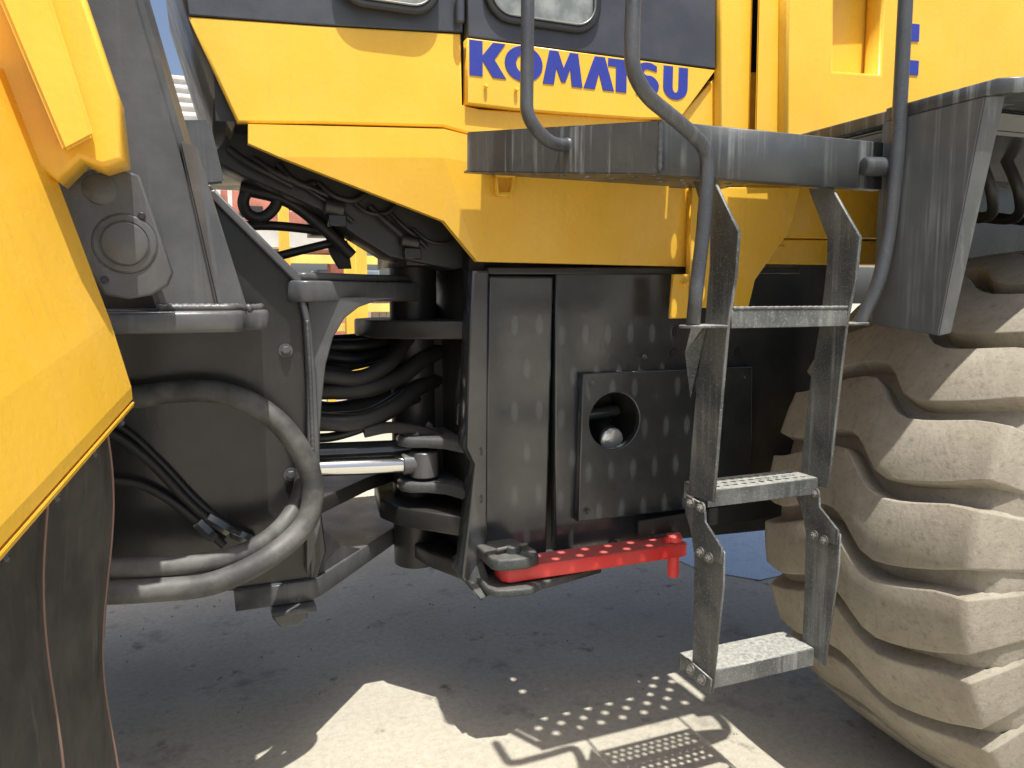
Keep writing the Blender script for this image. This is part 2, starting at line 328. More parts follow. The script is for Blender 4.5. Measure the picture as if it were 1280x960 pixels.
plate('keeper_plate', [(0.61,2.56),(0.62,2.525),(0.66,2.50),(0.74,2.53),(0.74,2.58),(0.66,2.58)], 1.0225, 1.040, 'z', M['frame_grey'], br)
bolt((0.715, 2.55, 1.040), (0, 0, 1), br, 0.014, M['frame_grey'])

# ---- front frame
FY = 2.34
ff = lab(plate('front_frame', [(-0.365,1.750), (0.031,1.808), (0.269,1.559), (0.290,1.429), (0.308,1.235), (0.310,1.038), (0.311,0.837), (0.322,0.708), (0.280,0.590), (-0.430,0.688)], FY, FY+0.05, 'y', M['frame_shaded'], L, bevel=0.006), 'side plate of the front frame, shade put into its dark colour')
gus = [(0.042,1.793), (0.265,1.558), (0.289,1.430), (0.302,1.265), (0.305,1.048), (0.303,0.814), (0.256,0.658), (0.275,1.266), (0.271,1.430), (0.247,1.541), (0.021,1.783)]
plate('edge_flange', gus, FY-0.05, FY-0.002, 'y', M['frame_grey'], ff, bevel=0.006)
bolt([(0.220,2.335,1.340)][0], (0, -1, 0), ff, 0.014, M['frame_grey'])
bolt([(0.222,2.335,0.965)][0], (0, -1, 0), ff, 0.014, M['frame_grey'])
bead('weld_bead', [(0.279,2.287,1.430), (0.283,2.287,1.266), (0.284,2.287,1.050), (0.281,2.287,0.855)], 0.006, ff)
bead('weld_bead', [(0.030,2.335,1.789), (0.261,2.335,1.547)], 0.007, ff)
# upper ear towards the rear frame, its arched web
plate('hinge_ear', [(0.235,2.285),(0.30,2.285),(0.52,2.46),(0.68,2.53),(0.71,2.66),(0.66,2.88),(0.2,2.95)], 1.482, 1.545, 'z', M['frame_grey'], ff, bevel=0.006)
plate('ear_doubler', [(0.25,2.31),(0.29,2.31),(0.50,2.48),(0.66,2.56),(0.64,2.88),(0.24,2.95)], 1.5455, 1.570, 'z', M['frame_grey'], ff, bevel=0.008)
plate('arched_web', [(0.290,1.495), (0.574,1.495), (0.498,1.485), (0.443,1.466), (0.398,1.432), (0.363,1.374), (0.339,1.293), (0.324,1.183), (0.312,1.034), (0.281,1.037)], 2.352, 2.39, 'y', M['frame_grey'], ff, bevel=0.004)
# the foot plate that spreads towards the joint
plate('foot_plate', [(0.27,2.32),(0.305,2.35),(0.66,2.79),(0.70,2.86),(0.72,3.25),(0.05,3.25),(0.05,2.32)], 0.565, 0.630, 'z', M['frame_grey'], ff, bevel=0.004)
plate('foot_plate', [(0.30,2.42),(0.52,2.68),(0.70,2.84),(0.74,3.15),(0.10,3.15),(0.10,2.42)], 0.80, 0.85, 'z', M['black_matt'], ff, bevel=0.004)
hull('foot_gusset', [(0.275,2.335,0.631),(0.275,2.335,0.95),(0.315,2.35,0.78),(0.385,2.46,0.685),(0.47,2.56,0.631),(0.23,2.38,0.631),(0.23,2.38,0.95)], [(0,1,2,3,4),(0,5,6,1),(1,6,2),(2,6,5,4,3),(0,4,5)], M['frame_grey'], ff)
bh = lab(plate('tie_down_lug', [(0.138,0.622), (0.142,0.604), (0.157,0.583), (0.157,0.514), (0.178,0.485), (0.230,0.481), (0.260,0.502), (0.260,0.575), (0.273,0.610)], 2.34, 2.39, 'y', M['frame_grey'], ff, bevel=0.008, holes=[[(0.194,0.549), (0.199,0.538), (0.223,0.542), (0.218,0.551)]]), 'tie-down lug under the frame')
plate('lug_cap', [(0.15,2.28),(0.28,2.28),(0.28,2.42),(0.15,2.42)], 0.545, 0.562, 'z', M['frame_grey'], ff)
# inner box of the frame behind the hoses
box('frame_core', (-1.2, FY+0.055, 0.62), (0.18, 2.95, 1.40), M['black_matt'], ff)
box('shade_tower', (-1.2, 2.75, 1.405), (-0.12, 3.1, 2.3), M['black_matt'], ff)  # added block, shades the ground behind the front frame
box('far_shade_box', (-1.2, 3.0, 0.62), (0.16, 3.55, 1.45), M['black_matt'], ff)  # added far block, keeps sun off the ground beyond the frame
# slab with stepped edge carrying the linkage post
sl = lab(plate('bearing_slab', [(-0.6,2.335),(-0.6,1.88),(0.055,1.88),(0.083,1.895),(0.092,1.93),(0.098,1.985),(0.13,2.0),(0.148,2.01),(0.155,2.04),(0.155,2.335)], 1.415, 1.466, 'z', M['frame_grey'], L, bevel=0.010), 'thick grey slab with a stepped rounded edge')
post_lo = [(-0.10,1.93),(0.060,1.93),(0.082,1.97),(0.08,2.12),(-0.10,2.12)]
post_hi = [(-0.40,1.93),(-0.24,1.93),(-0.22,1.97),(-0.225,2.12),(-0.40,2.12)]
def loft(name, lo, zlo, hi, zhi, mat, parent, bevel=0.012):
    n = len(lo); v = [(x, y, zlo) for x, y in lo]+[(x, y, zhi) for x, y in hi]
    return hull(name, v, [tuple(range(n)), tuple(range(n, 2*n))]+[(i, (i+1) % n, n+(i+1) % n, n+i) for i in range(n)], mat, parent, bevel)
po = lab(loft('linkage_post', post_lo, 1.467, post_hi, 2.75, M['frame_grey'], L), 'leaning grey linkage post')
loft('post_rib', [(0.03,1.915),(0.10,1.96),(0.10,2.14),(0.03,2.14)], 1.467, [(-0.035,1.915),(0.0,1.96),(0.0,2.14),(-0.035,2.14)], 1.85, M['frame_grey'], po, 0.006)
bead('weld_bead', [(-0.10,1.925,1.472),(0.060,1.925,1.472),(0.088,1.97,1.472),(0.086,2.12,1.472)], 0.011, po)
bead('weld_bead', [(0.098,1.99,1.470),(0.13,2.03,1.470),(0.145,2.185,1.470)], 0.010, po)
hull('stop_block', [*[(-0.039,2.080,1.926), (0.034,2.080,1.932), (0.063,2.080,1.781), (-0.008,2.080,1.770)], *[(-0.040,2.140,1.938), (0.035,2.140,1.945), (0.065,2.140,1.789), (-0.008,2.140,1.777)]], [(0,1,2,3),(4,5,6,7),(0,1,5,4),(1,2,6,5),(2,3,7,6),(3,0,4,7)], M['frame_grey'], po, 0.006)
# pin plate with the round cover
pp = lab(plate('pin_plate', [(-0.266,1.720), (-0.241,1.744), (-0.199,1.766), (-0.148,1.767), (-0.115,1.756), (-0.059,1.551), (-0.070,1.524), (-0.103,1.502), (-0.150,1.493), (-0.193,1.502), (-0.236,1.584)], 1.835, 1.885, 'y', M['frame_grey'], L, bevel=0.005), 'dark pin plate with a round cover')
pc = Vector([(-0.149,1.840,1.611)][0])
cyl('pin_cover', pc+Vector((0, 0.0, 0)), pc+Vector((0, -0.010, 0)), 0.064, M['frame_grey'], pp, 40, 0.006)
cyl('pin_hub', pc+Vector((0, -0.008, 0)), pc+Vector((0, -0.016, 0)), 0.048, M['frame_grey'], pp, 40, 0.006)
pc2 = Vector([(-0.191,1.840,1.724)][0])
cyl('upper_cover', pc2, pc2+Vector((0, -0.008, 0)), 0.036, M['frame_grey'], pp, 32, 0.005)
for q in [(-0.114,1.835,1.670), (-0.192,1.835,1.534)]: cyl('plug', Vector(q), Vector(q)+Vector((0, -0.006, 0)), 0.008, M['black_matt'], pp, 12, 0.002)
# lift arm at the upper left
la = lab(plate('lift_arm', [(-0.450,2.203), (-0.231,2.243), (-0.135,1.885), (-0.129,1.764), (-0.170,1.748), (-0.207,1.762), (-0.247,1.718), (-0.312,1.767), (-0.460,2.070)], 1.70, 1.83, 'y', M['yellow'], L, bevel=0.010), 'yellow lift arm')
hull('arm_flange', [*[(-0.357,1.600,2.174), (-0.265,1.600,2.191), (-0.170,1.600,1.788), (-0.220,1.600,1.756)], *[(-0.380,1.699,2.215), (-0.282,1.699,2.234), (-0.180,1.699,1.806), (-0.233,1.699,1.772)]], [(0,1,2,3),(4,5,6,7),(0,1,5,4),(1,2,6,5),(2,3,7,6),(3,0,4,7)], M['yellow'], la, 0.006)

# ---- big hoses on the front frame
hs = [
 ('hydraulic_hose', [(-0.326,2.240,1.249), (-0.187,2.240,1.233), (-0.099,2.240,1.242), (0.006,2.220,1.242), (0.103,2.200,1.210), (0.185,2.190,1.144), (0.243,2.190,1.053), (0.269,2.190,0.953), (0.243,2.170,0.858), (0.157,2.130,0.797), (0.060,2.090,0.765), (-0.030,2.080,0.748), (-0.134,2.070,0.755), (-0.260,2.070,0.767), (-0.397,2.070,0.788)], 0.031, 'hose'),
 ('hydraulic_hose', [(0.260,2.280,1.053), (0.253,2.280,0.957), (0.229,2.250,0.895), (0.181,2.210,0.844), (0.110,2.150,0.815), (0.022,2.110,0.803), (-0.121,2.090,0.807), (-0.277,2.090,0.825), (-0.397,2.090,0.841)], 0.026, 'hose'),
 ('control_hose', [(-0.322,2.310,1.157), (-0.237,2.310,1.119), (-0.152,2.310,1.033), (-0.075,2.310,0.929), (-0.010,2.310,0.856), (0.071,2.310,0.804)], 0.0125, 'hose_dark'),
 ('control_hose', [(-0.330,2.310,1.009), (-0.273,2.310,1.001), (-0.185,2.310,0.977), (-0.106,2.310,0.919), (-0.026,2.310,0.835), (0.026,2.310,0.776)], 0.0115, 'hose_dark'),
 ('control_hose', [(-0.284,2.325,1.175), (-0.209,2.325,1.125), (-0.123,2.325,1.023), (-0.038,2.325,0.908), (0.050,2.325,0.817), (0.111,2.325,0.780)], 0.010, 'hose_dark')]
for nme, pts, r, mt in hs: tube(nme, spline(pts, 7), r, M[mt], L, 18)
for p in ([(-0.018,2.310,0.867), (0.045,2.310,0.817)], [(0.049,2.315,0.812), (0.106,2.315,0.779)], [(-0.044,2.310,0.856), (0.001,2.310,0.800)]):
    cyl('hose_fitting', p[0], p[1], 0.018, M['black'], L, 6, 0.003)
# hoses through the joint
for i, (pts, r) in enumerate([
 ([(0.291,2.510,1.254), (0.372,2.510,1.241), (0.475,2.530,1.229), (0.579,2.570,1.268), (0.677,2.650,1.358), (0.805,2.750,1.455), (0.949,2.850,1.500)], 0.026),
 ([(0.294,2.550,1.192), (0.372,2.550,1.189), (0.491,2.550,1.189), (0.628,2.600,1.222), (0.744,2.650,1.285), (0.898,2.750,1.319)], 0.031),
 ([(0.297,2.600,1.086), (0.376,2.600,1.076), (0.512,2.600,1.081), (0.653,2.650,1.138), (0.787,2.700,1.206), (0.946,2.800,1.237)], 0.033),
 ([(0.289,2.530,1.100), (0.379,2.530,1.084), (0.485,2.530,1.083), (0.604,2.570,1.120), (0.728,2.650,1.184), (0.897,2.750,1.197)], 0.030),
 ([(0.316,2.700,1.308), (0.397,2.700,1.289), (0.494,2.700,1.277), (0.636,2.750,1.301), (0.817,2.850,1.361)], 0.022),
 ([(0.324,2.770,1.314), (0.422,2.770,1.317), (0.552,2.770,1.320), (0.694,2.800,1.351), (0.897,2.900,1.374)], 0.028),
 ([(0.295,2.600,1.024), (0.401,2.600,1.024), (0.540,2.600,1.063), (0.640,2.600,1.122), (0.817,2.750,1.139)], 0.016)]):
    tube('joint_hose', spline(pts, 6), r, M['hose_dark'], L, 14)
for pts, r in (([(0.320,2.750,1.259), (0.431,2.750,1.250), (0.576,2.750,1.274), (0.726,2.750,1.305), (0.898,2.750,1.349)], 0.024), ([(0.321,2.800,1.104), (0.435,2.800,1.086), (0.583,2.800,1.114), (0.737,2.800,1.167), (0.913,2.800,1.191)], 0.030), ([(0.302,2.850,1.199), (0.445,2.850,1.187), (0.595,2.850,1.199), (0.784,2.850,1.247)], 0.026), ([(0.482,2.520,1.046), (0.578,2.520,1.056), (0.690,2.520,1.032), (0.811,2.520,0.978)], 0.020), ([(0.312,2.900,1.339), (0.457,2.900,1.339), (0.609,2.900,1.348), (0.799,2.900,1.363)], 0.016)):
    tube('joint_hose', spline(pts, 6), r, M['hose_dark'], L, 12)

# ---- fender and mud flap over the front wheel
inner = [Vector(p) for p in [(-0.145,1.750,1.287), (-0.146,1.750,1.312), (-0.177,1.750,1.448), (-0.250,1.750,1.708), (-0.312,1.750,1.924)]]
off = Vector((-0.156, -0.80, -0.155))
inner += [Vector((-0.62, 1.75, 2.02)), Vector((-1.70, 1.75, 2.02))]      # carries on over the wheel
n_in = len(inner); m2 = 2*n_in
V = [tuple(p) for p in inner]+[tuple(p+off) for p in inner]
V += [(x-0.012, y, z-0.004) for x, y, z in V]
F = [(i, i+1, n_in+i+1, n_in+i) for i in range(n_in-1)]+[(m2+i, m2+n_in+i, m2+n_in+i+1, m2+i+1) for i in range(n_in-1)]
F += [(i, m2+i, m2+i+1, i+1) for i in range(n_in-1)]+[(n_in+i, n_in+i+1, m2+n_in+i+1, m2+n_in+i) for i in range(n_in-1)]
F += [(0, n_in, m2+n_in, m2), (n_in-1, m2+n_in-1, m2+2*n_in-1, 2*n_in-1)]
fe = lab(hull('front_fender', V, F, M['yellow'], L), 'yellow fender over the front wheel')
A, B = inner[0], inner[0]+off
lip = [A+Vector((0.004, 0, -0.004)), B+Vector((0.004, 0, -0.004)), B+Vector((-0.04, 0, -0.022)), A+Vector((-0.04, 0, -0.022))]
hull('fender_lip', [tuple(p) for p in lip]+[tuple(p+Vector((-0.002, 0, -0.012))) for p in lip], [(0,1,2,3),(4,5,6,7),(0,1,5,4),(1,2,6,5),(2,3,7,6),(3,0,4,7)], M['yellow'], fe, 0.002)
for t in (0.08, 0.28, 0.5, 0.72):
    p = A.lerp(B, t)+Vector((-0.008, 0, -0.022)); bolt(p, (0.5, 0, -0.86), fe, 0.007, M['weld'])
fa, fb = A.lerp(B, 0.10), A.lerp(B, 1.0)
def flap(name, t0, t1, dx, parent):
    bm = bmesh.new(); g = []
    for j in range(14):
        row = []
        for i in range(9):
            t = t0+(t1-t0)*i/8; p = A.lerp(B, t); z = (p.z-0.02)*(1-j/13)+0.28*j/13
            row.append(bm.verts.new((p.x+dx-0.03+0.012*math.sin(j*0.7+i*0.9)+0.006*math.sin(i*2.3)-0.03*(j/13), p.y+0.01*math.sin(j*0.8), z)))
        g.append(row)
    for j in range(13):
        for i in range(8): bm.faces.new((g[j][i], g[j][i+1], g[j+1][i+1], g[j+1][i]))
    bmesh.ops.solidify(bm, geom=list(bm.faces), thickness=0.012)
    return link(name, finish(bm, name, True), M['flap'], parent)
fl = lab(flap('mud_flap', 0.10, 1.05, 0.0, L), 'brown-black rubber mud flap under the fender')
for t in (0.16, 0.50):
    p = A.lerp(B, t); i_ = (t-0.10)/0.95*8; wp = []
    for j in range(0, 14):
        z = (p.z-0.02)*(1-j/13)+0.28*j/13
        wp.append((p.x-0.03+0.012*math.sin(j*0.7+i_*0.9)+0.006*math.sin(i_*2.3)-0.03*(j/13)+0.008, p.y+0.01*math.sin(j*0.8), z))
    tube('wire', spline(wp, 3), 0.0022, M['seam'], fl, 8)

# ---- cab side
YB = 2.24
cab = lab(plate('cab', [(-0.003,2.224), (0.332,2.243), (0.742,2.272), (0.745,2.069), (0.801,2.062), (1.499,2.082), (1.672,2.261), (2.147,2.311), (2.163,2.043), (0.757,1.988), (0.684,2.001), (0.325,1.981), (0.107,1.965)], YB, YB+0.03, 'y', M['yellow'], L, bevel=0.006), 'yellow cab side panel')
plate('grey_band', [(-0.029,2.512), (0.750,2.655), (0.747,2.275), (0.333,2.245), (-0.003,2.226)], YB-0.003, YB+0.03, 'y', M['grey_band'], cab, bevel=0.003)
dr = plate('door', [(0.751,2.651), (1.621,2.810), (1.638,2.262), (0.756,2.259)], YB-0.022, YB+0.02, 'y', M['grey_band'], cab, bevel=0.004)
dr2 = plate('door_lower', [(0.755,2.256), (1.638,2.258), (1.502,2.088), (1.354,2.076), (1.063,2.068), (0.901,2.066), (0.752,2.069)], YB-0.022, YB+0.02, 'y', M['yellow'], cab, bevel=0.004)
box('cab_core', (0.05, YB+0.035, 1.97), (3.4, 3.7, 2.9), M['black_matt'], cab)
box('body_core', (0.80, 2.46, 1.67), (3.4, 3.5, 1.965), M['black_matt'], cab)
for a, b_ in (((575, -20), (575, 29)),):
    h = [(0.731,2.212,2.400), (0.730,2.212,2.291)]; cyl('hinge', h[0], h[1], 0.013, M['grey_band'], cab, 16)
def window(name, px0, px1):
    x0, z1 = px0; x1, z0 = px1
    w = plate(name, rrect(x0, z0, x1, z1, 0.085, 8), YB-0.040, YB-0.018, 'y', M['gasket'], cab, holes=[rrect(x0+0.022, z0+0.022, x1-0.022, z1-0.022, 0.066, 8)], bevel=0.008, res=3)
    plate('pane', rrect(x0+0.020, z0+0.020, x1-0.020, z1-0.020, 0.068, 8), YB-0.027, YB-0.0225, 'y', M['glass'], w, bevel=0.001)
    plate('seal_lip', rrect(x0+0.02, z0+0.02, x1-0.02, z1-0.02, 0.068, 8), YB-0.043, YB-0.036, 'y', M['bolt'], w, holes=[rrect(x0+0.026, z0+0.026, x1-0.026, z1-0.026, 0.062, 8)], bevel=0.002)
wa = [(0.803,2.317), (1.191,2.320)]; wb = [(0.366,2.280), (0.673,2.295)]
window('window', (wa[0][0], 2.62), (wa[1][0], wa[1][1]-0.012))
window('window', (wb[0][0], 2.62), (wb[1][0], wb[1][1]))
# lettering: flat letters on the door, drawn in (along, up) with the cap height 1
lt = [(0.760,2.252), (0.762,2.148), (1.526,2.249), (1.526,2.152)]
LX0, LX1 = lt[0][0], lt[2][0]; LZ1 = (lt[0][1]+lt[2][1])/2; LZ0 = (lt[1][1]+lt[3][1])/2; CH = LZ1-LZ0
def arc(cx, cy, rx, ry, a0, a1, n=12): return [(cx+rx*math.cos(math.radians(a0+(a1-a0)*i/n)), cy+ry*math.sin(math.radians(a0+(a1-a0)*i/n))) for i in range(n+1)]
letters = []   # each: outline, holes, in units of the whole word's width 0..1 and height 0..1
K = [(0,1),(.055,1),(.055,.60),(.098,1),(.152,1),(.105,.52),(.155,0),(.098,0),(.055,.46),(.055,0),(0,0)]
O = arc(.232, .5, .083, .52, 0, 360, 32)[:-1]; Oh = arc(.232, .5, .034, .27, 0, 360, 24)[:-1]
Mm = [(.345,1),(.385,1),(.410,.52),(.437,1),(.476,1),(.498,0),(.448,0),(.440,.52),(.418,.10),(.400,.10),(.377,.50),(.366,0),(.316,0)]
Aa = [(.553,1),(.602,1),(.648,0),(.595,0),(.575,.50),(.556,0),(.503,0)]
T = [(.618,1),(.742,1),(.742,.76),(.708,.76),(.708,0),(.656,0),(.656,.76),(.618,.76)]
S = arc(.805,.70,.062,.32,35,90,5)+arc(.805,.70,.062,.32,90,270,10)[1:]
S = [(.858,.98-.05)]+arc(.812,.70,.062,.32,70,255,14)+arc(.806,.29,.022,.10,80,-95,8)+[(.756,.20),(.756,-.02)]+arc(.806,.30,.064,.34,-95,70,14)+arc(.814,.71,.022,.10,255,95,8)+[(.858,.76)]
U = [(.892,1),(.940,1),(.940,.36)]+arc(.955,.36,.015,.18,180,360,8)[1:]+[(.970,1),(1.018,1),(1.018,.36)]+arc(.955,.36,.063,.40,0,-180,16)[1:]
word = [(K,()),(O,(Oh,)),(Mm,()),(Aa,()),(T,()),(S,()),(U,())]
WW = (LX1-LX0)/1.018
for out, hol in word:
    f = lambda q: (LX0+q[0]*WW, LZ0+q[1]*CH)
    plate('letter', [f(q) for q in out], YB-0.0245, YB-0.0215, 'y', M['blue'], dr2, holes=[[f(q) for q in h_] for h_ in hol], bevel=0.0005)
for q in [(0.810,2.216,2.120), (0.908,2.216,2.120)]:
    cyl('door_stud', q, (q[0], q[1]-0.012, q[2]+0.002), 0.006, M['yellow'], dr2, 12, 0.002)
# lower yellow skirt of the cab: fold, face turned slightly under, long diagonal edge
lo_up = [(0.133,2.225,1.960), (0.367,2.225,1.975), (0.682,2.225,1.991), (0.752,2.225,1.980), (0.899,2.225,1.987), (1.571,2.225,2.017)]
md = [(0.202,2.225,1.879), (0.364,2.225,1.889), (0.681,2.225,1.908), (0.751,2.225,1.906), (0.899,2.225,1.913), (1.574,2.225,1.946)]
sk = [(310, 178, 2.235), (370, 206, 2.25)]
sk_l = [(0.131,2.235,1.911), (0.368,2.255,1.837), (0.690,2.260,1.727), (0.798,2.260,1.606), (1.583,2.260,1.603)]
skv = [*[(0.133,2.225,1.960), (0.682,2.225,1.991), (0.752,2.225,1.980), (1.578,2.225,2.012)], *[(0.131,2.225,1.910), (0.213,2.225,1.879), (0.681,2.225,1.908), (0.751,2.225,1.901), (1.581,2.225,1.928)], *[(0.687,2.250,1.726), (0.794,2.250,1.606), (1.576,2.250,1.602)]]
skf = [(0,4,5,6,1),(1,6,7,2),(2,7,8,3),(5,9,6),(6,9,10,7),(7,10,11,8)]
skv2 = [(x, y+0.03, z) for x, y, z in skv]; n = len(skv)
rim = [0,4,5,9,10,11,8,3,2,1]
skf2 = skf+[tuple(n+i for i in f) for f in skf]+[(rim[i], rim[(i+1) % 10], n+rim[(i+1) % 10], n+rim[i]) for i in range(10)]
skirt = lab(hull('cab_skirt', skv+skv2, skf2, M['yellow'], L), 'folded yellow skirt panel below the cab')
hk = plate('tow_eye', [(0.829,1.869), (0.902,1.873), (0.891,1.811), (0.884,1.801), (0.839,1.801)], 2.19, 2.215, 'y', M['yellow'], skirt, holes=[[(0.839,1.856), (0.889,1.858), (0.878,1.815), (0.844,1.813)]], bevel=0.003)
# yellow tail of the skirt and the deeper panel behind the ladder
plate('skirt_tail', [(1.542,1.864), (2.011,1.888), (1.968,1.734), (1.820,1.556), (1.796,1.460), (1.679,1.456), (1.546,1.462)], 2.20, 2.23, 'y', M['yellow'], skirt, bevel=0.004)
tk = lab(plate('side_tank', [(1.800,2.035), (2.783,2.106), (2.818,1.727), (1.814,1.710)], 2.262, 2.44, 'y', M['yellow'], L, bevel=0.006), 'yellow panel behind the ladder top')
plate('tank_skirt', [(1.818,1.705), (2.824,1.721), (2.833,1.621), (1.821,1.617)], 2.266, 2.44, 'y', M['yellow'], tk, bevel=0.006)
bead('seam', [(1.66,2.262,1.681),(2.0,2.262,1.681)], 0.003, tk, M['yellow'])
plate('inspection_plate', [(1.458,1.572), (1.521,1.572), (1.519,1.425), (1.449,1.425)], 2.17, 2.185, 'y', M['yellow'], skirt, bevel=0.003)
bolt([(1.500,2.170,1.540)][0], (0, -1, 0), skirt, 0.012, M['yellow'])
# engine hood right of the cab
hd = lab(plate('engine_hood', [(1.622,2.831), (1.764,2.857), (1.776,1.977), (1.654,1.979)], 2.20, 2.24, 'y', M['yellow'], L, bevel=0.006), 'yellow upright body panels beside the cab door')
hull('hood_panel', [*[(1.751,2.160,2.827), (1.886,2.160,2.852), (1.919,2.160,1.971), (1.765,2.160,1.961)], *[(1.832,2.260,2.888), (1.973,2.260,2.915), (2.008,2.260,1.993), (1.846,2.260,1.982)]], [(0,1,2,3),(4,5,6,7),(0,1,5,4),(1,2,6,5),(2,3,7,6),(3,0,4,7)], M['yellow'], hd, 0.006)
plate('hood_panel', [(1.831,2.824), (3.168,3.073), (3.300,2.035), (1.863,1.972)], 2.12, 2.20, 'y', M['yellow'], hd, bevel=0.012, holes=[[(2.042,2.608), (2.266,2.642), (2.270,2.287), (2.056,2.275)]])
plate('recess_panel', [(2.027,2.632), (2.287,2.672), (2.302,2.268), (2.043,2.252)], 2.205, 2.215, 'y', M['yellow'], hd, bevel=0.003)
for q in ([(2.359,2.471), (2.445,2.476), (2.446,2.416), (2.360,2.411)], [(2.365,2.346), (2.452,2.350), (2.452,2.299), (2.365,2.296)]): plate('blue_decal', q, 2.116, 2.1195, 'y', M['blue'], hd, bevel=0.001)

# ---- dark running gear under the cab
plate('cab_floor_frame', [(0.036,1.892), (0.102,1.990), (0.196,2.032), (0.892,1.826), (0.891,1.610), (0.776,1.586), (0.557,1.625), (0.449,1.689), (0.355,1.757), (0.240,1.806), (0.120,1.852)], 2.42, 2.60, 'y', M['black_matt'], cab, bevel=0.006)
box('floor_beam', (0.62, 2.45, 1.60), (0.95, 2.9, 1.69), M['black_matt'], cab)
plate('cab_front_post', [(-0.046,2.477), (0.005,2.287), (0.124,2.019), (0.092,1.945), (0.042,2.043), (-0.071,2.473)], 2.275, 3.2, 'y', M['olive'], cab, bevel=0.004)
loop = [(0.206,2.550,1.886), (0.235,2.550,1.836), (0.224,2.550,1.781), (0.184,2.550,1.745), (0.144,2.550,1.753), (0.129,2.550,1.787), (0.144,2.550,1.822), (0.193,2.550,1.848), (0.241,2.550,1.846)]
tube('return_hose', spline(loop, 8), 0.018, M['hose_dark'], L, 14)
for pts, r in (([(0.095,2.600,1.719), (0.216,2.600,1.725), (0.367,2.600,1.715), (0.553,2.600,1.699)], 0.015), ([(0.121,2.550,1.832), (0.263,2.550,1.798), (0.386,2.550,1.706), (0.461,2.550,1.631)], 0.02), ([(0.213,2.600,1.623), (0.314,2.600,1.651), (0.445,2.600,1.686)], 0.014), ([(0.333,2.700,1.876), (0.438,2.700,1.795), (0.576,2.700,1.779), (0.719,2.700,1.700)], 0.02), ([(0.523,2.450,1.803), (0.613,2.450,1.706), (0.706,2.450,1.652), (0.817,2.450,1.633)], 0.012)):
    tube('engine_hose', spline(pts, 7), r, M['hose_dark'], L, 12)
plate('wiring_bracket', [(0.388,1.741), (0.423,1.747), (0.426,1.662), (0.465,1.690), (0.478,1.593), (0.435,1.592), (0.404,1.645)], 2.65, 2.67, 'y', M['black_matt'], L)
box('valve_block', [(0.344,2.600,1.781)][0][:1]+(2.6, 1.70), (0.55, 2.75, 1.79), M['black_matt'], L)
cyl('pipe', [(0.455,2.500,1.730)][0], [(0.512,2.500,1.742)][0], 0.022, M['frame_grey'], L, 16)

# clutter hanging in the dark under the cab floor
rnd = random.Random(5)
for xA, yA, zA in [(0.088,2.400,1.924), (0.153,2.400,1.900), (0.224,2.400,1.888), (0.264,2.400,1.851), (0.339,2.400,1.841), (0.434,2.400,1.798), (0.495,2.400,1.777), (0.558,2.400,1.762), (0.629,2.400,1.715)]:
    L_ = rnd.uniform(0.10, 0.22); d_ = rnd.uniform(-0.05, 0.12)
    tube('cable', spline([(xA, 2.41, zA), (xA+0.3*L_, 2.395, zA-0.04), (xA+0.7*L_, 2.40, zA-0.05-0.3*d_), (xA+L_, 2.41, zA-0.02-d_)], 6), rnd.uniform(0.006, 0.013), M['hose_dark'], L, 10)
for (xA, yA, zA), r_ in zip([(0.384,2.400,1.772), (0.618,2.400,1.677)], (0.024, 0.020)):
    cyl('pipe_joint', (xA-0.03, 2.40, zA), (xA+0.03, 2.40, zA-0.01), r_, M['black_matt'], L, 12)
    box('junction_box', (xA-0.02, 2.385, zA-0.06), (xA+0.035, 2.415, zA-0.025), M['frame_shaded'], L, 0.004)

# ---- boarding platform: perforated deck, front beam, slanted side
pl = lab(plate('boarding_platform', [(0.985,1.53),(1.68,1.53),(1.68,1.545),(0.988,1.545)], 1.777, 1.898, 'z', M['beam'], L, bevel=0.003), 'streaked grey front beam of the boarding platform')
sd = [(0.979,1.530,1.897), (0.982,1.530,1.777), (0.705,2.085,1.957), (0.704,2.085,1.847)]
hull('side_plate', [sd[0], sd[1], sd[3], sd[2]]+[(x+0.014, y+0.006, z) for x, y, z in (sd[0], sd[1], sd[3], sd[2])], [(0,1,2,3),(4,5,6,7),(0,1,5,4),(1,2,6,5),(2,3,7,6),(3,0,4,7)], M['beam'], pl, 0.003)
holes = []
for n_ in range(14):
    y = 1.576+0.05*n_
    x = 0.93+(0.044 if n_ % 2 == 0 else 0.0)+0.004
    while x < 1.64:
        xl = 1.0-0.54*(y-1.53)
        blocked = ((n_ == 5 or n_ > 11) and x < 1.45) or (n_ == 13 and x < 1.49)
        if x > xl+0.035 and not blocked: holes.append(circle(x, y, 0.0125, n=14))
        x += 0.088
deck = plate('deck', [(1.0,1.548),(1.655,1.548),(1.655,2.255),(1.47,2.255),(1.47,2.20),(0.735,2.20),(0.725,2.085)], 1.862, 1.868, 'z', M['ladder'], pl, holes=holes, bevel=0.001, res=0)
box('sun_stop_strip', (0.80, 2.14, 1.869), (1.462, 2.222, 1.895), M['beam'], pl)  # added unseen strip, stops sun slipping past the deck's rear edge
plate('beam_lip', [(0.985,1.546),(1.68,1.546),(1.68,1.575),(1.0,1.575)], 1.779, 1.787, 'z', M['beam'], pl, bevel=0.002)

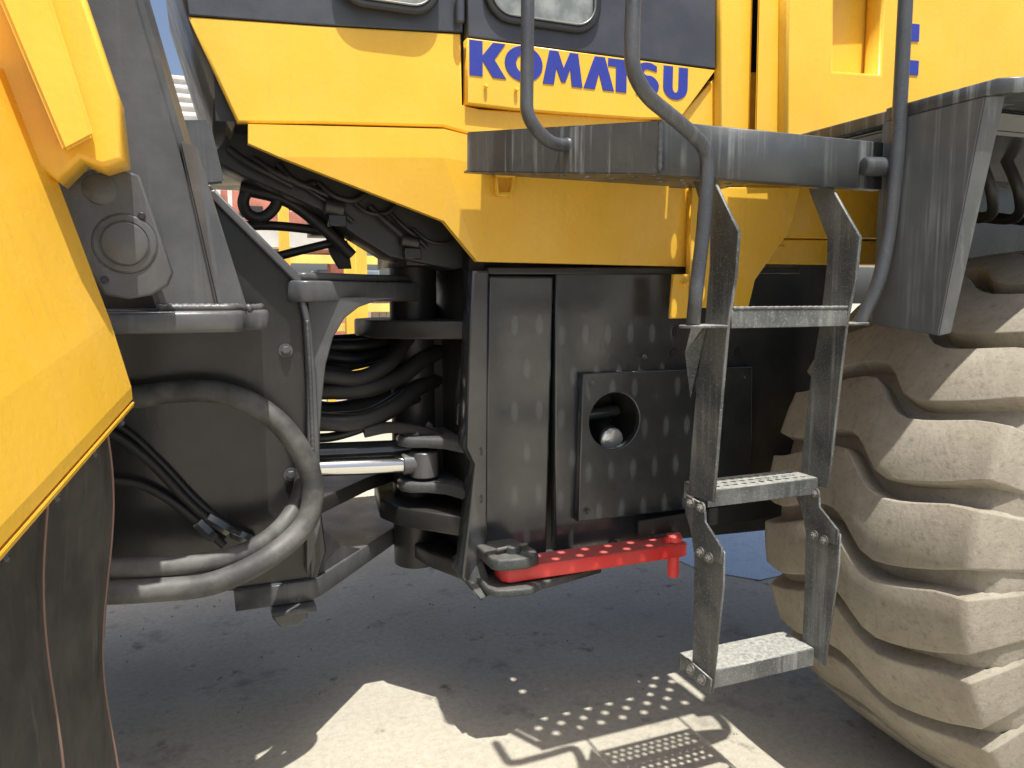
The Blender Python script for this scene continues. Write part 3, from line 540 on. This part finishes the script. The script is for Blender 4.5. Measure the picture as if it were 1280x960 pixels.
# ---- ladder
XL, XR = 1.143, 1.510
prof = [(1.547,1.778), (1.446,1.646), (1.452,1.546), (1.473,1.440), (1.488,1.271), (1.501,1.092), (1.509,0.994), (1.612,0.989), (1.604,1.113), (1.588,1.280), (1.562,1.437), (1.550,1.577), (1.553,1.650), (1.628,1.785)]
lad = lab(plate('ladder', prof, XL, XL+0.009, 'x', M['ladder'], L, bevel=0.002), 'worn grey boarding ladder with three steps')
plate('stringer', prof, XR, XR+0.009, 'x', M['ladder'], lad, bevel=0.002)
low = [(1.523,0.892), (1.462,0.883), (1.461,0.792), (1.491,0.507), (1.577,0.525), (1.578,0.696), (1.583,0.891)]
clip = [(1.612,0.989), (1.550,0.984), (1.530,0.964), (1.528,0.940), (1.460,0.895), (1.461,0.855), (1.571,0.848), (1.587,0.902), (1.613,0.942)]
foot = [(1.592,0.554), (1.486,0.547), (1.491,0.503), (1.590,0.514)]
for X0 in (XL, XR):
    plate('stringer', low, X0+0.002, X0+0.0085, 'x', M['ladder'], lad, bevel=0.002)
    plate('joint_clip', clip, X0-0.0075, X0-0.0005, 'x', M['ladder'], lad, bevel=0.002)
    if X0 == XL: plate('foot_clip', foot, X0-0.0065, X0+0.001, 'x', M['ladder'], lad, bevel=0.002)
bp = [(1.586,0.975), (1.542,0.974), (1.539,0.859), (1.503,0.856), (1.565,0.536), (1.517,0.532)]
for X0 in (XL, XR):
    for k, (y, z) in enumerate(bp):
        if X0 == XR and k > 3: continue
        bolt((X0-0.0075, y, z), (-1, 0, 0), lad, 0.0095)
def step(y0, y1, ztop, h, perforated, name='step'):
    hol = []
    if perforated:
        for r in range(3):
            x = XL+0.03+(0.014 if r % 2 else 0)
            while x < XR-0.015:
                hol.append(circle(x, y0+0.024+r*(y1-y0-0.048)/2, 0.0075, 0.0075, n=10)); x += 0.028
    s = plate(name, [(XL+0.010,y0),(XR-0.001,y0),(XR-0.001,y1),(XL+0.010,y1)], ztop-0.006, ztop, 'z', M['ladder'], lad, holes=hol, bevel=0.0015, res=0)
    box('nosing', (XL+0.010, y0-0.003, ztop-h), (XR-0.001, y0+0.005, ztop-0.0015), M['ladder'], s, bevel=0.002)
    box('rear_lip', (XL+0.010, y1-0.005, ztop-h), (XR-0.001, y1, ztop-0.007), M['ladder'], s, bevel=0.001)
    return s
step(1.474, 1.568, 1.469, 0.045, True)
step(1.545, 1.645, 1.016, 0.045, True)
step(1.530, 1.645, 0.543, 0.050, False)
# brackets that carry the handrails
for X0, X1 in ((XL-0.105, XL-0.001), (XR+0.010, XR+0.115)):
    b0 = [(X0+0.02, 1.48), (X1, 1.47), (X1, 1.56), (X0+0.03, 1.55), (X0, 1.52), (X0, 1.50)] if X0 < XL else [(X0, 1.47), (X1-0.03, 1.48), (X1, 1.51), (X1-0.02, 1.54), (X0, 1.56)]
    plate('rail_bracket', b0, 1.425, 1.432, 'z', M['ladder'], lad, bevel=0.002)
hull('bracket_gusset', [(1.138,1.55,1.424),(1.138,1.61,1.424),(1.10,1.58,1.36),(1.141,1.61,1.24),(1.141,1.55,1.424)], [(0,1,2),(1,3,2),(2,3,4),(0,2,4),(0,4,3,1)], M['ladder'], lad)

bead('weld_bead', [(XL+0.012,1.472,1.4715),(XR-0.002,1.472,1.4715)], 0.004, lad, M['ladder'])
for zz, yy in ((1.45, 1.52), (0.99, 1.59)): bead('weld_bead', [(XL+0.012,yy-0.04,zz),(XL+0.012,yy+0.04,zz)], 0.005, lad)
bead('weld_bead', [(0.984,1.531,1.785),(0.984,1.531,1.895)], 0.006, pl, M['beam'])
# ---- handrails
RB = rounded([(0.852,1.430,2.336), (0.851,1.440,2.045), (0.852,1.440,1.969), (0.895,1.450,1.923), (1.005,1.470,1.874), (1.083,1.490,1.834), (1.086,1.490,1.765), (1.077,1.490,1.629), (1.067,1.490,1.546), (1.055,1.480,1.491), (1.068,1.505,1.434)], 0.05, 5)
ra = lab(tube('handrail', RB, 0.0165, M['rail'], L, 18), 'grey handrail bending down to the ladder bracket')
RA = rounded([(0.767,1.790,2.490), (0.755,1.770,2.097), (0.747,1.755,1.943), (0.766,1.750,1.906), (0.818,1.760,1.872), (0.883,1.775,1.879)], 0.06, 6)
rb = lab(tube('handrail', RA, 0.0165, M['rail'], L, 18), 'short grey handrail welded into the platform side')
e = Vector(RA[-1]); d = (Vector(RA[-1])-Vector(RA[-2])).normalized(); tube('weld_collar', [e-d*0.025, e-d*0.012, e], [0.017, 0.021, 0.024], M['rail'], rb, 18)
RR = rounded([(1.644,1.470,2.506), (1.647,1.470,1.862), (1.643,1.480,1.643), (1.616,1.480,1.521), (1.586,1.505,1.429)], 0.06, 6)
lab(tube('handrail', RR, 0.0175, M['rail'], L, 18), 'grey handrail at the fender side of the ladder')
clb = [(1.582,1.500,1.833), (1.692,1.500,1.840)]
cyl('handrail_clamp', (clb[0][0], 1.515, 1.83), (clb[1][0], 1.49, 1.83), 0.024, M['rail'], L, 18)['label'] = 'clamp of the right handrail'

# ---- rear fender
fd = lab(hull('rear_fender', [(1.665,1.54,1.425),(1.665,1.335,1.403),(1.665,1.255,1.95),(1.665,1.54,1.95),(1.677,1.54,1.425),(1.677,1.335,1.403),(1.677,1.255,1.95),(1.677,1.54,1.95)], [(0,1,2,3),(4,5,6,7),(0,1,5,4),(1,2,6,5),(2,3,7,6),(3,0,4,7)], M['fender'], L, 0.003), 'streaked grey fender plate hanging before the rear tyre')
hull('fender_return', [(1.667,1.336,1.403),(1.692,1.322,1.410),(1.700,1.232,1.95),(1.667,1.256,1.95),(1.675,1.350,1.403),(1.698,1.336,1.410),(1.706,1.248,1.95),(1.675,1.270,1.95)], [(0,1,2,3),(4,5,6,7),(0,1,5,4),(1,2,6,5),(2,3,7,6),(3,0,4,7)], M['fender'], fd, 0.002)
plate('fender_top', [(1.667,1.23),(1.72,1.19),(2.1,1.20),(3.2,1.20),(3.2,2.15),(1.69,2.15),(1.69,1.55),(1.667,1.53)], 1.951, 1.985, 'z', M['beam'], fd, bevel=0.004)
box('inner_wall', (2.32, 2.05, 0.9), (3.3, 2.09, 1.95), M['black'], fd)
for q in range(4): tube('drain_hose', spline([(2.0+0.12*q,1.62,1.93),(2.03+0.12*q,1.58,1.80),(2.12+0.12*q,1.66,1.74),(2.2+0.12*q,1.9,1.78)], 6), 0.016, M['hose_dark'], fd, 10)
hull('fender_lining', [(1.74,1.36,1.90),(2.9,1.30,1.90),(2.9,1.9,1.90),(1.74,1.9,1.90),(1.72,1.32,1.948),(2.9,1.27,1.948),(2.9,1.9,1.948),(1.72,1.9,1.948)], [(0,1,2,3),(4,5,6,7),(0,1,5,4),(1,2,6,5),(2,3,7,6),(3,0,4,7)], M['black'], fd, 0.01)

# ---- wheels
def tyre(name, cx, cz, y0, y1, label):
    R0, R1 = 0.815, 0.876; W = y1-y0; ym = (y0+y1)/2
    bm = bmesh.new(); seg = 96
    prof = [(-.20,.33),(-.30,.36),(-.355,.45),(-.372,.56),(-.365,.66),(-.35,.75),(-.325,.790),(-.27,.808),(0,R0),(.27,.808),(.325,.790),(.35,.75),(.365,.66),(.372,.56),(.355,.45),(.30,.36),(.20,.33)]
    sc = W/0.67
    rings = [[bm.verts.new((r*math.cos(2*math.pi*k/seg), y*sc, r*math.sin(2*math.pi*k/seg))) for y, r in prof] for k in range(seg)]
    for k in range(seg):
        a, b = rings[k], rings[(k+1) % seg]
        for i in range(len(prof)-1): bm.faces.new((a[i], a[i+1], b[i+1], b[i]))
    me = finish(bm, name, True, 1.0)
    t = bpy.data.objects.new(name, me); col.objects.link(t); me.materials.append(M['tyre'])
    t.parent = L; t.matrix_parent_inverse = Matrix.Translation(-Vector(L.location)); t.location = (cx, ym, cz); t['label'] = label
    # one lug: runs across the tread in an S; u 0 = outer shoulder, 1 = inner; v along the circumference in metres
    NL = 24; pitch = 2*math.pi*R1/NL
    def sm(x, a, b):
        x = max(0, min(1, (x-a)/(b-a))); return x*x*(3-2*x)
    bm = bmesh.new(); U = [-0.12, -0.095, -0.07, -0.045, -0.02, 0.0, 0.025, 0.06, 0.12, 0.18, 0.24, 0.30, 0.36, 0.42, 0.46, 0.50, 0.54, 0.58, 0.64, 0.72, 0.80, 0.88, 0.94, 0.975, 1.0, 1.02, 1.045, 1.07, 1.095, 1.12]
    rows = []
    for u in U:
        c = 0.050*(1-sm(u, -0.05, 0.36))+0.110*sm(u, 0.37, 0.60)-0.065*sm(u, 0.62, 0.95)
        h = pitch*(0.385-0.06*sm(abs(u-0.5), 0.36, 0.52)-0.03*sm(0.10-abs(u-0.49), 0, 0.10)); 
        e = abs(u-0.5)-0.5                                    # >0 beyond the shoulder
        crown = -0.030*(2*(min(max(u, 0), 1))-1)**2
        t_ = max(0, e)/0.12; top = R1+crown-0.172*t_**1.3; base = R0-0.03-0.125*t_
        y = (u-0.5)*W if e < 0 else math.copysign(0.5*W+0.040*t_, u-0.5)
        base = min(base, top-0.006); fl = 0.010
        ring = []
        for v, r in ((-h-fl, base), (-h-0.004, base+0.45*(top-base)), (-h, top-min(0.005, 0.4*(top-base))), (-h+0.002, top-0.0015), (-h+0.006, top), (0, top+0.001), (h-0.006, top), (h-0.002, top-0.0015), (h, top-min(0.005, 0.4*(top-base))), (h+0.004, base+0.45*(top-base)), (h+fl, base)):
            a = (c+v)/R1
            ring.append(bm.verts.new((-r*math.cos(a), y, r*math.sin(a))))
        rows.append(ring)
    for a, b in zip(rows, rows[1:]):
        for i in range(10): bm.faces.new((a[i], a[i+1], b[i+1], b[i]))
    for ring in (rows[0], rows[-1]): bm.faces.new(ring)
    lm = finish(bm, 'tread_lug', True, 1.1); lm.materials.append(M['tyre'])
    for k in range(NL):
        o = bpy.data.objects.new('tread_lug', lm); col.objects.link(o); o.parent = t
        o.rotation_euler = (0, 2*math.pi*(k+0.42)/NL, 0)
    return t
rt_ = tyre('tyre', 2.535, 0.775, 1.23, 1.95, 'huge dusty tan rear tyre with wavy lugs')
ft_ = tyre('tyre', -1.17, 0.775, 1.10, 1.72, 'front tyre behind the mud flap')
for t in (rt_, ft_):
    bm = bmesh.new(); tube_bm(bm, [(0,-.14,0),(0,-.13,0),(0,.1,0)], [.30,.335,.335], 48)
    r = bpy.data.objects.new('rim', finish(bm, 'rim', True)); r.data.materials.append(M['yellow']); col.objects.link(r); r.parent = t
cyl('rear_axle', (2.535, 1.9, 0.775), (2.535, 3.4, 0.775), 0.16, M['black_matt'], L)['label'] = 'rear axle housing'

# ------------------------------------------------------------------ what shows through the joint
def rack(name, label, posts, rails, y):
    t = thing(name, label, 'rack', (posts[0][0], y, 0))
    for (x, z0, z1, w_) in posts: box('post', (x-w_/2, y-w_/2, z0), (x+w_/2, y+w_/2, z1), M['rack_yellow'], t, 0.004)
    for (x0, x1, z, h) in rails: box('rail', (x0, y+0.05, z-h/2), (x1, y+0.09, z+h/2), M['pale_yellow'], t, 0.004)
    return t
yb = 9.0
p1 = [(0.873,2.653), (0.763,-0.621), (1.597,1.407), (1.464,0.942), (1.724,2.056), (1.347,1.038)]
rack('steel_rack', 'yellow steel rack standing in the yard behind the joint', [(p1[0][0], 0, 2.75, 0.11), (p1[2][0], 0, 2.3, 0.12), (p1[4][0], 0, 2.15, 0.13), (p1[5][0], 0, 1.45, 0.10), (p1[0][0]-1.2, 0, 2.7, 0.11)],
     [(p1[0][0]-1.3, p1[4][0]+0.4, 1.92, 0.10), (p1[0][0]-1.3, p1[4][0]+1.4, 1.36, 0.10), (p1[0][0]-1.3, p1[4][0]+1.4, 1.13, 0.09), (p1[0][0]-1.3, p1[4][0]+0.6, 0.35, 0.10)], yb)
ws = lab(box('white_beam', (-1.0, 9.4, 2.06), (2.6, 9.6, 2.30), M['white_container'], None, 0.01), 'white horizontal beam stacked behind the yellow rack'); ws['category'] = 'beam'
rm = thing('red_machine', 'faded red machinery parked beyond the yellow rack', 'machinery', (0.2, 11.0, 0))
box('body', (-1.6, 11.0, 2.1), (1.9, 12.2, 2.95), M['red_machine'], rm, 0.06)
plate('boom', [(-0.4,2.35),(1.4,2.7),(2.5,2.35),(2.5,2.15),(1.4,2.45),(-0.4,2.05)], 10.85, 10.99, 'y', M['red_machine'], rm, bevel=0.02)
for x, z, w_, h_ in ((-0.9,2.5,0.5,0.3),(-0.1,2.55,0.35,0.22),(0.5,2.2,0.3,0.5),(1.1,2.72,0.6,0.16),(-1.4,2.2,0.3,0.2)): box('grating', (x, 10.93, z), (x+w_, 10.995, z+h_), M['dark_stack'], rm, 0.005)
for x in (0.05, 0.22, 0.36): box('upright', (x, 10.84, 2.0), (x+0.05, 10.90, 2.9), M['white_container'], rm, 0.005)
for x in (-1.2, -0.2, 0.9, 1.7): box('leg', (x, 11.1, 0), (x+0.2, 11.4, 2.11), M['red_machine'], rm, 0.01)
cb = thing('shipping_container', 'white corrugated container far behind the cab', 'container', (0.0, 15.0, 0))
bm = bmesh.new(); zs = [0.1+i*0.038 for i in range(138)]
v0 = [bm.verts.new((-4.0, 15.0+(0.035 if (i//2) % 2 else 0), z)) for i, z in enumerate(zs)]; v1 = [bm.verts.new((0.9, 15.0+(0.035 if (i//2) % 2 else 0), z)) for i, z in enumerate(zs)]
for i in range(len(zs)-1): bm.faces.new((v0[i], v1[i], v1[i+1], v0[i+1]))
link('corrugated_wall', finish(bm, 'corrugated_wall'), M['white_container'], cb)
box('container_body', (-4.0, 15.06, 0.1), (0.9, 17.4, 5.35), M['white_container'], cb, 0.02)
tb = [(2.022,1.244), (2.231,1.242), (2.227,1.003)]
tm = thing('timber_crate', 'brown timber crate beside the yellow rack', 'crate', (tb[0][0], 9.8, 0))
for k in range(7): box('board', (tb[0][0]+k*0.09, 9.8, 0.0), (tb[0][0]+k*0.09+0.085, 9.83, 1.5-0.01*(k % 3)), M['timber'], tm, 0.004)
box('crate_core', (tb[0][0]+0.01, 9.835, 0.02), (tb[0][0]+0.62, 10.5, 1.46), M['timber'], tm, 0.004)
sl_ = lab(box('slate_cabinet', (p1[2][0]+0.05, 12.0, 0.0), (p1[2][0]+1.0, 12.8, 1.9), M['slate'], None, 0.02), 'slate blue cabinet seen behind the rack through the arch'); sl_['category'] = 'cabinet'

# loose grit and crumbs on the concrete
rg = random.Random(11); bm = bmesh.new()
for k in range(800):
    x = rg.uniform(-0.6, 3.0); y = rg.uniform(1.5, 4.8); r = 0.0012+0.0045*rg.random()**4
    c = Vector((x, y, r*0.5)); vs_ = []
    for d in ((1,0,0),(-1,0,0),(0,1,0),(0,-1,0),(0,0,1),(0,0,-1)):
        vs_.append(bm.verts.new(c+Vector(d)*r*rg.uniform(0.6, 1.3)))
    for f in ((0,2,4),(2,1,4),(1,3,4),(3,0,4),(2,0,5),(1,2,5),(3,1,5),(0,3,5)): bm.faces.new([vs_[i] for i in f])
me = bpy.data.meshes.new('grit'); bm.to_mesh(me); bm.free()
gt = link('grit', me, M['grit'], None); gt['kind'] = 'stuff'; gt['label'] = 'loose grit scattered over the concrete'
